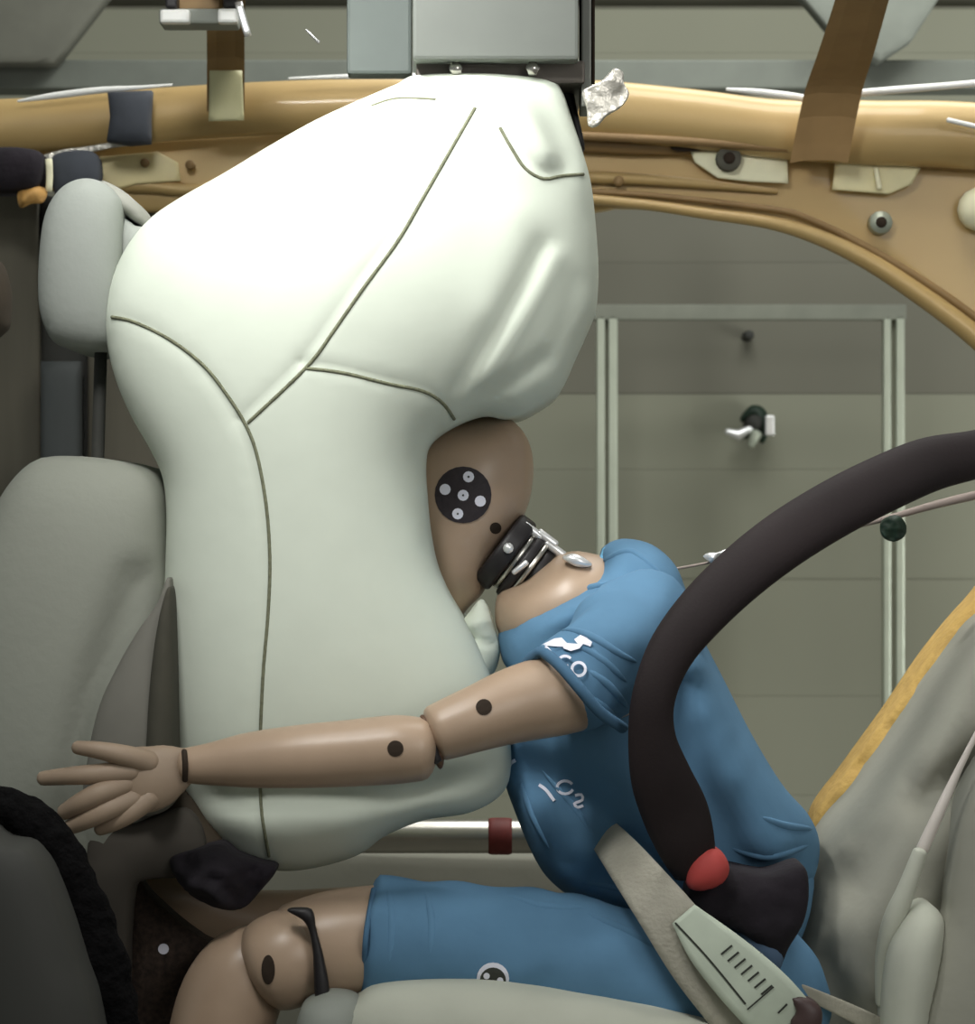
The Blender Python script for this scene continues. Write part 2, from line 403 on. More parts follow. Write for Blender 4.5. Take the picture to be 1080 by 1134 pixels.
limb('door_seal', [(640, 212, YB - .012, 4), (720, 216, YB - .012, 4), (850, 231, YB - .012, 5), (890, 240, YB - .012, 5), (950, 268, YB - .012, 5.5), (1010, 303, YB - .012, 6), (1060, 336, YB - .012, 6), (1110, 374, YB - .012, 6), (1220, 460, YB - .012, 6)], M['yellowd'], car, step=12, seg=10)
limb('rail_fold', [(640, 196, YB - .008, 10), (700, 198, YB - .008, 9), (780, 204, YB - .008, 7), (860, 212, YB - .005, 4)], M['yellow'], car, step=12, seg=12)
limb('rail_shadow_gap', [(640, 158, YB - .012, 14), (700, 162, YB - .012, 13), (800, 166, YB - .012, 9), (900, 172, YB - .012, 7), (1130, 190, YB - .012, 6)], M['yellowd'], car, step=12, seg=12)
# tape patches
def patch(name, pts, y, m=M['cream'], par=car): return inflate(name, pts, m, par, y, .002, .3, rim=.002, sp=7, sharp=True)
patch('tape_patch', [(765, 168), (802, 168), (872, 172), (873, 203), (830, 201), (795, 197), (770, 180)], YB - .02)
patch('tape_patch', [(925, 179), (985, 182), (1020, 186), (1010, 204), (985, 215), (922, 210)], YB - .02, mat('cream_primer', (232, 222, 176), .5))
tube('weld_stud', [(*P(970, 187, YB - .03), .004), (*P(974, 208, YB - .03), .004)], M['cream'], car)
inflate('opening', [(742, 160), (765, 160), (778, 166), (750, 168)], M['hole'], car, YB - .03, .003, sp=5)
def nut(px, py, r, y=YB - .03):
    q = P(px, py, y)
    n = lathe('nut', (q.x, y - .012, q.z), (q.x, y + .02, q.z), r, M['frame'] if r < .018 else M['seatd'], car, 16)
    lathe('threaded_hole', (q.x, y - .015, q.z), (q.x, y - .005, q.z), r * .48, M['hole'], n, 12)
nut(807, 176, .019); nut(975, 247, .0175, YB - .01)
tube('knob', [(*P(1085, 232, YB - .03), .032), (*P(1085, 232, YB + .02), .034)], M['cream'], car)
q = P(685, 201, YB - .01); lathe('hole_plug', (q.x, YB - .02, q.z), (q.x, YB, q.z), .008, M['yellowd'], car, 12)
# roof bows reaching over the cabin
def bow(pts, w, m, name='roof_bow'):
    Q = [P(*a) for a in pts]; V = []; F = []
    c = catmull([(*a,) for a in Q], .02)
    Q = [Vector(a) for a in c]; n = len(Q)
    for i, q in enumerate(Q):
        ww = w[0] + (w[1] - w[0]) * i / (n - 1)
        for dx, dz in ((-1, -.25), (-.55, .25), (.55, .25), (1, -.25), (.5, -.12), (-.5, -.12)): V.append(q + Vector((dx * ww / 2, 0, dz * .03)))
    for i in range(n - 1):
        for j in range(6): F.append((i * 6 + j, i * 6 + (j + 1) % 6, i * 6 + 6 + (j + 1) % 6, i * 6 + 6 + j))
    F.append(tuple(range(6))); F.append(tuple((n - 1) * 6 + j for j in range(6)))
    return fixn(link(name, V, F, m, car, False))
bow([(907, 175, YB - .08), (922, 100, YB - .14), (938, 50, .82), (962, -30, .55), (990, -120, .3)], (.085, .06), mat('bow_primer', (176, 142, 96), .6))
bow([(250, 118, YB - .08), (250, 60, YB - .12), (250, 20, .85), (251, -60, .5)], (.055, .05), M['yellowd'])
patch('tape_tab', [(232, 78), (268, 78), (270, 133), (231, 134)], YB - .13, mat('cream_tab', (196, 192, 150), .5))
# left part of the rail
bpart('front_roof_plate', [(-900, 215), (-400, 178), (-60, 160), (60, 158), (240, 150), (420, 140), (700, 150), (700, 225), (420, 250), (200, 236), (105, 232), (40, 205), (-60, 205), (-400, 230), (-900, 290)], M['yellow'], y=YB + .03, sp=14)
patch('tape_patch', [(106, 174), (175, 168), (197, 180), (200, 200), (150, 204), (120, 212), (104, 200)], YB - .01, mat('cream_primer_pale', (226, 210, 158), .45))
limb('rail_ridge', [(120, 208, YB, 8), (160, 206, YB, 10), (210, 210, YB, 9), (260, 204, YB, 8)], M['yellow'], car, step=10, seg=12)
for px, py in ((160, 180), (210, 182)):
    q = P(px, py, YB - .02); lathe('hole_plug', (q.x, YB - .02, q.z), (q.x, YB, q.z), .007, M['yellowd'], car, 10)
ribbon('pale_weld_strip', [(40, 178, YB - .06, 10), (70, 170, YB - .06, 12), (95, 166, YB - .06, 10), (130, 160, YB - .06, 8), (165, 158, YB - .06, 6)], M['tape'], car)
# near-white strips painting the highlights along the roof gap
for i, pts in enumerate(([(20, 112, 1.02, 3), (60, 106, 1.02, 8), (110, 100, 1.02, 8), (155, 97, 1.02, 5), (190, 94, 1.02, 3)],
                         [(320, 87, 1.0, 3), (380, 85, 1.0, 6), (440, 84, 1.0, 8), (462, 85, 1.0, 8)],
                         [(805, 99, 1.0, 4), (840, 102, 1.0, 8), (880, 107, 1.0, 9), (905, 112, 1.0, 8)],
                         [(940, 104, 1.0, 9), (1000, 99, 1.0, 9), (1060, 94, 1.0, 8), (1120, 88, 1.0, 8)],
                         [(1050, 133, 1.0, 6), (1090, 142, 1.0, 6), (1120, 148, 1.0, 6)])):
    limb('painted_highlight_strip', [(a_, b_, c_, d_ * .62) for a_, b_, c_, d_ in pts], M['strip'], car, 12)
# lower body side: sill and far door trim under the window
bpart('lower_door_panel', [(-800, 952), (640, 950), (1700, 952), (1700, 1400), (-800, 1400)], M['greige'], y=1.0, th=.06, sp=30)
bpart('pillar', [(-120, 205), (40, 205), (46, 520), (44, 1400), (-200, 1400)], M['bgrey'], y=YB + .05, sp=22, sharp=True)
bpart('pillar_trim', [(45, 400), (88, 400), (90, 1300), (45, 1300)], M['slate'], y=YB, sp=16, sharp=True)
bpart('pillar_trim', [(97, 225), (300, 235), (300, 1300), (97, 1300)], M['bgrey'], y=YB + .05, sp=22, sharp=True)
bpart('pillar_gap', [(44, 215), (100, 225), (100, 1300), (44, 1300)], M['dgrey'], y=YB + .08, sp=16, sharp=True)

# ------------------------------------------------------------ bits tied to the rail at left
o = inflate('strap_wrap', [(119, 102), (168, 100), (166, 130), (166, 158), (142, 160), (118, 156), (122, 130)], M['slateb'], None, YB - .1, .02, .3, rim=.012, sp=8, sharp=True)
o['label'] = 'dark slate strap wrapped around the yellow roof rail at left'; o['category'] = 'strap'
o = inflate('black_clamp', [(-20, 168), (44, 168), (45, 204), (25, 212), (-20, 210)], M['dark'], None, YB - .12, .03, .3, rim=.02, sp=8)
o['label'] = 'near-black clamp block under roof rail at far left edge'; o['category'] = 'clamp'
o = inflate('grey_bracket', [(60, 172), (106, 170), (106, 212), (70, 222), (58, 205)], M['slateb'], None, YB - .1, .02, .3, rim=.015, sp=8)
o['label'] = 'grey metal bracket under the rail, above the headrest'; o['category'] = 'bracket'
o = ribbon('cable_tie', [(54, 176, .96, 10), (55, 195, .96, 10), (54, 212, .96, 9)], M['cream'], None, th=.008)
o['label'] = 'pale vertical tie between the black clamp and grey bracket'; o['category'] = 'tie'
o = inflate('connector', [(20, 212), (35, 206), (52, 210), (48, 224), (34, 226), (22, 230)], M['orange'], None, .96, .02, sp=5, nz=.02, ns=40)
o['label'] = 'small orange connector hanging below the black clamp'; o['category'] = 'connector'
o = inflate('black_cushion', [(-50, 280), (-5, 285), (10, 310), (12, 345), (4, 370), (-50, 390)], M['brown'], None, .5, .06, sp=8)
o['label'] = 'dark rounded pad cut off by left edge beside headrest'; o['category'] = 'pad'

# ------------------------------------------------------------ rig above the airbag
rig = thing('airbag_mounting_rig', P(550, 60, .1), 'grey box and plates holding the top of airbag', 'mounting rig')
box('housing', 457, -160, 641, 66, -.14, .2, mat('housing_paint', (98, 102, 96), .6, var=.04), rig, .004)
box('clamp_plate', 461, 67, 648, 92, -.11, .18, mat('clamp_plate_brown', (88, 82, 76), .5, .4), rig, .003)
box('side_strip', 644, -120, 655, 118, -.1, -.02, mat('side_strip_grey', (120, 122, 116), .5, .3), rig, .002)
box('side_plate', 656, -120, 659, 95, -.06, .1, M['hole'], rig, .002)
box('rear_plate', 384, -160, 456, 82, .2, .24, M['haze'], rig, .004)
for px in (505, 590):
    q = P(px, 77, -.112); lathe('bolt', (q.x, -.125, q.z), (q.x, -.10, q.z), .008, M['steel'], rig, 6)
inflate('fabric_anchor', [(618, 80), (632, 90), (640, 125), (648, 165), (640, 165), (628, 125), (612, 95)], M['rubber'], rig, -.02, .02, sp=5)
tp = inflate('crumpled_tape', [(645, 102), (655, 95), (668, 88), (680, 76), (690, 80), (691, 92), (697, 104), (688, 118), (672, 128), (662, 139), (652, 139), (650, 120)], M['tape'], None, -.13, .008, .4, rim=.003, sp=5, nz=.012, ns=30)
tp['label'] = 'crumpled silver tape piece stuck right of the grey mounting box'; tp['category'] = 'tape'
lb = thing('lamp_bracket', P(225, 18, .7), 'bright metal angle bracket above the left roof bow', 'bracket')
box('bar', 176, 9, 262, 26, .68, .74, M['box'], lb, .004)
box('bright_pad', 177, 10, 210, 25, .66, .68, M['strip'], lb, .004)
box('bright_pad', 241, 9, 263, 25, .66, .68, M['strip'], lb, .004)
box('mount', 196, -60, 246, 12, .70, .76, M['yellowd'], lb, .004)
ribbon('silver_strip', [(264, 2, .66, 10), (268, 18, .66, 10), (275, 40, .66, 9)], M['wmet'], lb)
for (x0, x1) in ((183, 196), (247, 262)):
    box('black_clip', x0, -6, x1, 8, .67, .72, M['rubber'], lb)
o = tube('wire_sliver', [(*P(339, 33, .6), .0012), (*P(353, 47, .6), .002)], M['wmet'], None, 6)
o['label'] = 'tiny bright sliver of wire against the dark upper background'; o['category'] = 'wire'
# roof-space boards seen behind (far side of the hall gantry)
gt = thing('gantry', (0, 2.6, 0), 'grey overhead gantry beams running behind car roof', 'gantry')
def gb(name, x0, y0, x1, y1, y, m, th=.1): box(name, x0, y0, x1, y1, y, y + th, m, gt, .004)
gb('beam', -700, 66, 1900, 98, 2.6, mat('gantry_grey', (98, 102, 94), .7))
gb('beam', -700, -40, 1900, -2, 2.65, mat('gantry_olive', (92, 90, 78), .8))
for x in (-500, 1500): box('upright', x, -40, x + 60, 900, 2.7, 2.8, M['box'], gt); 
for o in [c for c in gt.children if c.name.startswith('upright')]:
    pass
def slant(name, pts, y, m): inflate(name, pts, m, gt, y, .004, .3, rim=.03, sp=20, sharp=True)
slant('gusset', [(-40, -20), (130, -20), (60, 70), (-40, 70)], 2.55, mat('gusset_grey', (100, 100, 90), .8))
slant('gusset', [(875, -20), (1052, -20), (1010, 45), (975, 68), (925, 40)], 2.55, mat('gusset_pale', (108, 112, 104), .8))

# ------------------------------------------------------------ chrome tube and far trim
tb = thing('chrome_tube', P(500, 925, .62), 'polished horizontal metal tube with red tape between airbag and shirt', 'tube')
a = P(200, 926, .62); b = P(760, 926, .62)
lathe('pipe', a, b, .0225, M['chrome'], tb, 40, .02)
a2 = P(541, 926, .62); b2 = P(567, 926, .62); lathe('tape_band', a2, b2, .0245, M['redtape'], tb, 32, .1)
for px in (170, 780):
    q = P(px, 926, .62); boxw('bracket', (q.x - .03, .58, q.z - .5), (q.x + .03, .66, q.z + .04), M['box'], tb)
# ------------------------------------------------------------ front seat (left)
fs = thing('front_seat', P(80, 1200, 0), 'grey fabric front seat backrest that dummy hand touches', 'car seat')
inflate('backrest', [(60, 505), (35, 512), (12, 535), (-8, 570), (-40, 640), (-80, 800), (-100, 1000), (-100, 1300), (60, 1300), (110, 1120), (132, 1010), (150, 965), (188, 930), (194, 890), (192, 800), (190, 700), (188, 600), (186, 545), (175, 525), (150, 515), (110, 507)],
        M['seat'], fs, .02, .11, .4, rim=.10, sp=15, ridges=[([(160, 640), (140, 700), (115, 770), (100, 850), (95, 950)], 18, -.02), ([(150, 760), (135, 830), (130, 920)], 16, .008)])
inflate('lower_shade_panel', [(100, 922), (150, 912), (205, 896), (228, 935), (215, 968), (165, 974), (148, 985), (142, 1040), (140, 1110), (132, 1160), (108, 1160), (100, 1040)], mat('lower_shade_brown', (62, 57, 50), .85), fs, -.14, .015, .35, rim=.02, sp=9)  # dark sheet that paints the shading low on the seat
inflate('seat_shade_panel', [(187, 640), (174, 668), (152, 700), (130, 738), (110, 782), (98, 835), (95, 888), (140, 905), (193, 888), (195, 800), (191, 700)], mat('seat_shade_grey', (112, 110, 102), .85), fs, -.155, .03, .4, rim=.02, sp=9)  # darker grey piece painting the shaded zone of the backrest
inflate('seat_shade_edge', [(188, 650), (177, 680), (168, 740), (162, 820), (160, 885), (192, 880), (194, 800), (192, 700)], mat('seat_shade_dark', (66, 64, 54), .9), fs, -.17, .028, .4, rim=.02, sp=8)  # darkest strip of that painted backrest shade
hr = thing('headrest', P(100, 388, 0), 'light grey headrest pad beside upper left of airbag', 'headrest')
inflate('pad', [(97, 198), (76, 204), (60, 220), (49, 248), (44, 300), (45, 342), (53, 368), (64, 382), (90, 388), (130, 388), (135, 384), (135, 300), (135, 232), (130, 216), (116, 203)], M['head'], hr, .0, .05, .35, rim=.085, sp=8)
inflate('front_cushion', [(133, 252), (150, 250), (175, 262), (180, 330), (170, 388), (133, 388)], M['head'], hr, .02, .03, .35, rim=.08, sp=8)
inflate('cover_hook', [(112, 201), (128, 206), (145, 218), (158, 234), (163, 252), (152, 248), (140, 240), (130, 236), (122, 225)], mat('headrest_hook', (140, 140, 132), .8), hr, .0, .03, .4, rim=.05, sp=6)
for yy in (.06, -.05):
    tube('post', [(*P(112, 380, yy), .007), (*P(108, 520, yy), .007)], M['dgrey'], hr, 12)
# ------------------------------------------------------------ rear seat (right)
rs = thing('rear_bench', P(1000, 1250, 0), 'greige fabric rear backrest with yellow foam edge at right', 'car seat')
inflate('foam_edge', [(1110, 640), (1075, 668), (1030, 722), (985, 788), (940, 850), (902, 905), (905, 960), (1000, 900), (1110, 760)], M['foam'], rs, .18, .04, .4, rim=.03, sp=10, nz=.02, ns=30)
inflate('backrest', [(1260, 520), (1110, 668), (1078, 698), (1040, 748), (1002, 808), (960, 868), (915, 925), (895, 985), (868, 1060), (850, 1130), (850, 1300), (1260, 1300)], M['greige'], rs, .1, .2, .42, rim=.06, sp=15,
        ridges=[([(1130, 790), (1050, 845), (980, 895), (930, 960)], 26, -.045), ([(1040, 790), (985, 870), (930, 930)], 20, .02),
                ([(985, 900), (960, 980), (950, 1060)], 26, .03), ([(975, 1030), (985, 1130)], 16, -.05), ([(910, 1040), (930, 1134)], 20, -.02), ([(1060, 860), (1045, 930), (1048, 1000)], 18, -.04)], nz=.01, ns=10)
inflate('side_bolster', [(1190, 760), (1110, 830), (1070, 900), (1052, 980), (1048, 1010), (1030, 1060), (1010, 1134), (1005, 1300), (1190, 1300)], M['greige'], rs, -.12, .06, .45, rim=.05, sp=12)
inflate('bolster_bulge', [(1012, 1005), (1028, 1000), (1042, 1012), (1046, 1030), (1040, 1080), (1030, 1134), (1020, 1250), (985, 1250), (978, 1134), (982, 1060), (995, 1025)], M['greige2'], rs, -.15, .045, .5, rim=.02, sp=9)
limb('white_piping', [(1082, 812, -.16, 3), (1062, 852, -.16, 4), (1040, 900, -.165, 6), (1022, 940, -.165, 7)], mat('piping_white', (206, 198, 190), .6), rs, 14)
limb('thick_piping', [(1019, 944, -.17, 8), (1004, 985, -.17, 10), (990, 1020, -.165, 12), (982, 1060, -.15, 12), (980, 1110, -.14, 10)], M['greige2'], rs, 18)
# seat cushion under the thigh
cu = inflate('rear_seat_cushion', [(398, 1108), (420, 1096), (470, 1090), (540, 1090), (600, 1098), (680, 1112), (740, 1124), (800, 1142), (900, 1180), (1000, 1300), (390, 1300), (380, 1140)], M['greige2'], None, -.2, .06, .4, rim=.06, sp=12, nz=.006, ns=20)
cu['label'] = 'pale seat cushion under blue shorts at bottom edge'; cu['category'] = 'cushion'
o = inflate('knee_pad', [(330, 1126), (350, 1106), (375, 1102), (398, 1112), (400, 1150), (390, 1200), (330, 1200)], M['box'], None, -.24, .035, .45, rim=.02, sp=8)
o['label'] = 'small grey pad under the dummy thigh beside the knee'; o['category'] = 'pad'
# ------------------------------------------------------------ airbag
ab = thing('airbag', P(400, 960, 0), 'huge inflated off-white airbag filling space before dummy face', 'airbag')
S1 = [(526, 120), (500, 165), (470, 217), (440, 268), (402, 320), (370, 366), (340, 406), (275, 468)]
S2 = [(124, 351), (150, 357), (190, 377), (225, 404), (250, 435), (272, 470), (285, 505), (295, 560), (299, 620), (297, 680), (292, 740), (289, 800), (288, 850), (290, 900), (298, 948)]
S3 = [(340, 408), (380, 413), (430, 425), (468, 433), (490, 446), (503, 464)]
S4 = [(554, 142), (567, 165), (582, 187), (602, 198), (622, 195), (646, 193)]
S5 = [(412, 117), (440, 109), (482, 110)]
OUT = [(462, 84), (440, 94), (400, 111), (350, 134), (300, 162), (250, 192), (205, 217), (170, 240), (145, 268), (128, 300), (119, 330), (117, 360), (122, 395), (132, 430), (148, 465), (168, 500), (181, 530), (185, 570), (184, 620), (182, 680), (181, 740), (184, 790), (190, 835), (200, 872), (215, 902), (235, 928), (260, 948), (290, 961), (325, 964), (365, 957), (400, 945), (428, 925), (470, 908), (520, 900), (555, 880), (566, 850), (562, 800), (545, 755), (528, 715), (511, 682), (496, 655), (484, 625), (477, 590), (473, 550), (471, 515), (476, 492), (500, 473), (535, 459), (560, 462), (583, 458), (612, 441), (622, 432), (631, 414), (635, 404), (646, 380), (658, 352), (661, 340), (663, 300), (660, 250), (655, 205), (646, 170), (633, 130), (622, 100), (606, 88), (540, 82)]
bag = inflate('cushion', OUT, M['bag'], ab, .02, .12, .45, rim=.115, Hb=.14, sp=9, extra=[S1, S2, S3, S4],
    ridges=[(S1, 6, -.002), (S2, 6, -.002), (S3, 6, -.002), (S4, 6, -.002),
            ([(612, 290), (590, 335), (560, 385), (522, 440)], 10, .006), ([(600, 285), (574, 335), (544, 385), (512, 432)], 14, -.006),
            ([(652, 330), (640, 370), (625, 410)], 9, .005), ([(640, 320), (628, 370), (608, 410)], 14, -.006),
            ([(530, 440), (570, 425), (600, 400)], 9, -.007), ([(545, 92), (570, 125), (605, 178)], 16, .016), ([(600, 88), (622, 125), (640, 165)], 24, -.035),
            ([(575, 250), (560, 300), (545, 350)], 25, .004), ([(500, 90), (470, 140), (420, 200)], 40, .006), ([(240, 880), (320, 872), (430, 872), (540, 860)], 16, -.014), ([(260, 915), (320, 925), (390, 915)], 26, .008)])
tbag = bvh(bag)
for sm in (S1, S2, S3, S4, S5):
    c = [hit(tbag, a[0], a[1], .0) for a in catmull(sm, 6)]
    c = [(*q, .0019 if sm is not S5 else .0014) for q in c if q is not None]
    tube('seam', c, M['seam'], ab, 8, .6)
inflate('crumpled_flap', [(511, 694), (520, 678), (532, 664), (541, 672), (548, 694), (554, 720), (548, 744), (534, 756), (520, 730)], M['bag'], ab, -.02, .025, .5, rim=.01, sp=6,
        ridges=[([(518, 690), (545, 685)], 5, .008), ([(516, 705), (546, 712)], 4, -.008), ([(520, 720), (535, 745)], 5, .01)])
# ------------------------------------------------------------ crash test dummy
du = thing('crash_test_dummy', P(820, 1090, 0), 'crash test dummy in blue shirt bent forward, face in airbag', 'dummy')
head = inflate('head', [(545, 458), (520, 460), (494, 466), (470, 482), (455, 510), (450, 540), (437, 572), (444, 590), (452, 598), (455, 622), (466, 640), (480, 668), (505, 686), (520, 672), (536, 655), (545, 630), (556, 608), (568, 590), (580, 572), (588, 548), (591, 520), (588, 496), (578, 476), (562, 462)], M['skin'], du, .02, .078, .5, sp=6,
    ridges=[([(538, 466), (552, 478), (562, 500)], 4, -.0025), ([(480, 560), (500, 640)], 16, .006)])
th = bvh(head)
tg = decal('target_sticker', fan(513, 548, 31.5), th, mat('sticker_black', (44, 36, 40), .7, var=.2, vs=200), head, .0012, .003)
decal('target_dot', sum([fan(x, y, 6.2, 2, 12) for x, y in ((519, 528), (493, 542), (513, 548.5), (532, 555), (507, 569))], []), th, M['white'], tg, .0022, .0012)
decal('dot_centre', sum([fan(x, y, 1.3, 1, 6) for x, y in ((519, 528), (513, 548.5), (507, 569))], []), th, M['ink'], tg, .003, .0012)
decal('screw_hole', fan(549, 585, 6.5, 2, 16), th, M['hole'], head, .0006, .001)
# neck: rubber and steel discs stacked along the neck axis
A0 = P(560, 612, .0); B0 = P(597, 640, .0); ax = (B0 - A0).normalized()
nk = lathe('neck', A0 - ax * .012, A0 + ax * .010, .046, M['rubber'], du, 32)
lathe('steel_disc', A0 + ax * .010, A0 + ax * .017, .038, M['chrome'], nk, 32)
lathe('rubber_disc', A0 + ax * .017, A0 + ax * .028, .042, M['rubber'], nk, 32)
lathe('steel_disc', A0 + ax * .028, A0 + ax * .034, .041, M['chrome'], nk, 32)
lathe('rubber_disc', A0 + ax * .034, A0 + ax * .046, .036, M['rubber'], nk, 32)
perp = Vector((ax.z, 0, -ax.x)); perp = perp if perp.z > 0 else -perp
for k, (u, w, r) in enumerate(((.006, .037, .005), (.024, .040, .005), (.038, .036, .005))):
    c0 = A0 + ax * u + perp * w
    tube('steel_rod', [(*(c0 - ax * .008 + Vector((0, -.018, 0))), r), (*(c0 + ax * .014 + Vector((0, -.018, 0))), r)], M['wmet'], nk, 10)
q = P(563, 607, -.046); lathe('bolt', (q.x, -.052, q.z), (q.x, -.03, q.z), .006, M['wmet'], nk, 10)
c0 = P(576, 629, -.045); tube('highlight_edge', [(*P(569, 634, -.05), .003), (*P(583, 623, -.05), .0035)], M['wmet'], nk, 8)  # bright sliver added as the highlight on the neck
inflate('upper_chest', [(552, 700), (549, 668), (556, 655), (580, 643), (603, 626), (622, 614), (650, 612), (690, 630), (690, 690), (640, 720), (580, 720)], M['skin'], du, .0, .07, .5, rim=.02, sp=9)
inflate('shoulder_highlight', [(623, 618), (634, 613), (646, 617), (656, 626), (640, 628)], M['wmet'], du, -.066, .008, .5, rim=.005, sp=4)  # bright piece shaped as the highlight on the shoulder surface
TS = [(553, 700), (572, 680), (605, 664), (640, 645), (664, 626), (668, 608), (690, 597), (722, 603), (748, 626), (762, 660), (778, 705), (803, 755), (832, 812), (866, 868), (896, 903), (907, 932), (903, 965), (890, 985), (850, 985), (800, 1000), (770, 1030), (730, 1022), (690, 1012), (640, 996), (607, 972), (588, 942), (570, 898), (559, 865), (555, 830), (562, 790), (566, 750), (556, 730)]
shirt = inflate('shirt', TS, M['shirt'], du, .0, .15, .45, rim=.02, sp=9, nz=.012, ns=9,
    ridges=[([(590, 684), (640, 668), (690, 668), (730, 690), (755, 730)], 16, .030), ([(560, 850), (640, 870), (720, 960)], 30, -.03), ([(770, 720), (780, 800), (850, 930)], 28, .02), ([(740, 760), (745, 840), (800, 930)], 24, -.015), ([(820, 945), (860, 950), (895, 940)], 12, -.012), ([(620, 960), (680, 985), (740, 1010)], 10, .01), ([(700, 640), (740, 660)], 10, -.01)])
collar = limb('collar', [(556, 694, -.025, 5), (580, 675, -.05, 5), (612, 658, -.065, 5), (640, 643, -.06, 5), (664, 626, -.04, 5), (672, 610, -.02, 5)], mat('collar_blue', (110, 172, 208), .85, var=.08), shirt, 10)
tsh = bvh(shirt)
# near-side sleeve and its print
sl = limb('sleeve', [(716, 690, -.08, 60), (700, 706, -.13, 60), (672, 728, -.178, 57), (645, 748, -.205, 53), (628, 760, -.215, 50)], M['shirt'], shirt, 32, True, nz=.008)
tsl = bvh(sl)
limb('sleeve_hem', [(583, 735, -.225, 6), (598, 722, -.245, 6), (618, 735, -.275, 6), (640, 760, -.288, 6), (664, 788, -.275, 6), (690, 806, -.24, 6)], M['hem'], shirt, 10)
def fold(pts, r, t, par, m=M['shirt'], sink=.5, name='fabric_fold'):
    c = [hit(t, a[0], a[1], -r / 1000 * sink) for a in catmull(pts, 6)]; c = [q for q in c if q is not None]; n = len(c)
    if n > 3: tube(name, [(*q, max(.0006, r / 1000 * math.sin(math.pi * (i + .5) / n) ** .5)) for i, q in enumerate(c)], m, par, 12, .6)
for f in ([(590, 716), (606, 703), (630, 698), (656, 706), (682, 722), (706, 734)], [(612, 722), (640, 716), (668, 732), (694, 756)], [(650, 742), (672, 758), (694, 782)], [(640, 765), (664, 780), (690, 800)]):
    fold(f, 5, tsl, sl)
for f in ([(600, 676), (640, 656), (690, 648), (735, 668)], [(668, 622), (700, 612), (735, 640)], [(690, 634), (720, 640), (745, 660)], [(735, 690), (748, 712), (760, 745)], [(800, 935), (850, 948), (895, 936)], [(840, 905), (870, 915), (898, 918)],
          [(575, 860), (590, 900), (610, 940)], [(600, 850), (640, 900), (665, 940)], [(640, 975), (690, 985), (730, 1002)]):
    fold(f, 5, tsh, shirt, sink=.75)
def logo(name, strokes, t, par, m=M['white'], off=.0015): return decal(name, strokes, t, m, par, off, .001)
# sleeve print: a flag-like block with rounded letters under it
pr = logo('print_block', [[(604, 712), (614, 707), (622, 706), (626, 712), (618, 716)], [(622, 706), (628, 712), (640, 713), (642, 718), (632, 721), (624, 718)], [(618, 716), (626, 712), (628, 716)], [(636, 708), (643, 703), (650, 706), (656, 711), (654, 716), (646, 713)],
      [(640, 713), (642, 718), (646, 713), (636, 708)], [(600, 714), (606, 715), (612, 722), (610, 728), (604, 722)], [(600, 714), (604, 712), (618, 716), (606, 715)]] + stroke([(606, 722), (612, 728), (617, 731)], 4), tsl, sl, off=.0045)
logo('letter', ringp(626, 732, 7, 3, 60, 330, 12, .8), tsl, sl, off=.0065)
logo('letter', ringp(641, 741, 7.5, 3.2), tsl, sl, off=.006)
# chest print
logo('letter', stroke([(597, 869), (605, 875), (614, 887)], 3.5), tsh, shirt)
logo('letter', ringp(626, 872, 9, 3, 20, 330, 14, .8), tsh, shirt)
logo('letter', stroke([(637, 881), (644, 880), (645, 886), (636, 890), (640, 894), (646, 892)], 3), tsh, shirt)
logo('letter', stroke([(563, 852), (566, 845), (571, 842)], 4), tsh, shirt)
# arm
ua = limb('upper_arm', [(712, 738, -.13, 36), (684, 750, -.165, 41), (655, 758, -.20, 43), (620, 768, -.225, 43), (570, 781, -.24, 39), (530, 795, -.255, 34), (500, 806, -.262, 31), (484, 812, -.265, 29)], M['skin'], du, 32, .35)
tua = bvh(ua)
hl = lambda nm, px, py, r, t, par: decal(nm, fan(px, py, r, 2, 18), t, M['hole'], par, .0008, .001)
hl('joint_hole', 536, 783, 9, tua, ua)
fa = limb('forearm', [(206, 848, -.26, 18), (235, 846, -.262, 22), (275, 842, -.265, 28), (330, 838, -.27, 32), (390, 834, -.27, 34), (440, 830, -.27, 35), (468, 830, -.27, 32)], M['skin'], du, 32, .5)
tfa = bvh(fa); hl('joint_hole', 438, 829, 9, tfa, fa)
tube('elbow_pin', [(*P(472, 806, -.28), .006), (*P(483, 842, -.28), .006)], M['rubber'], du, 12)
inflate('elbow_seam', [(465, 793), (476, 795), (486, 815), (492, 840), (488, 852), (480, 840), (474, 815)], mat('elbow_dark', (92, 66, 48), .7), du, -.265, .02, sp=5)
# hand: palm and five fingers in one skin
hd = limb('hand', [(206, 848, -.26, 19), (190, 853, -.262, 27), (170, 861, -.265, 33), (150, 865, -.268, 34), (132, 866, -.268, 29)], M['hand'], du, 28, .5, ry=.5)
def finger(nm, pts): return limb(nm, pts, M['hand'], hd, 16, .9, step=5)
finger('thumb', [(165, 845, -.27, 13), (138, 837, -.285, 11), (110, 831, -.29, 9), (86, 828, -.285, 7)])
finger('index_finger', [(145, 854, -.275, 13), (115, 857, -.285, 11), (82, 859, -.285, 9.5), (48, 862, -.275, 7.5)])
finger('middle_finger', [(140, 868, -.275, 12.5), (112, 878, -.29, 11.5), (90, 889, -.29, 10.5), (72, 899, -.28, 8.5)])
finger('ring_finger', [(148, 884, -.275, 12), (118, 897, -.288, 11), (96, 908, -.288, 9.5), (76, 917, -.278, 7.5)])
finger('little_finger', [(165, 884, -.272, 12), (145, 900, -.28, 10), (127, 911, -.28, 8.5), (111, 918, -.275, 7)])
limb('wrist_gap', [(204, 832, -.275, 3), (205, 845, -.285, 3), (205, 864, -.275, 3)], M['hole'], hd, 10)
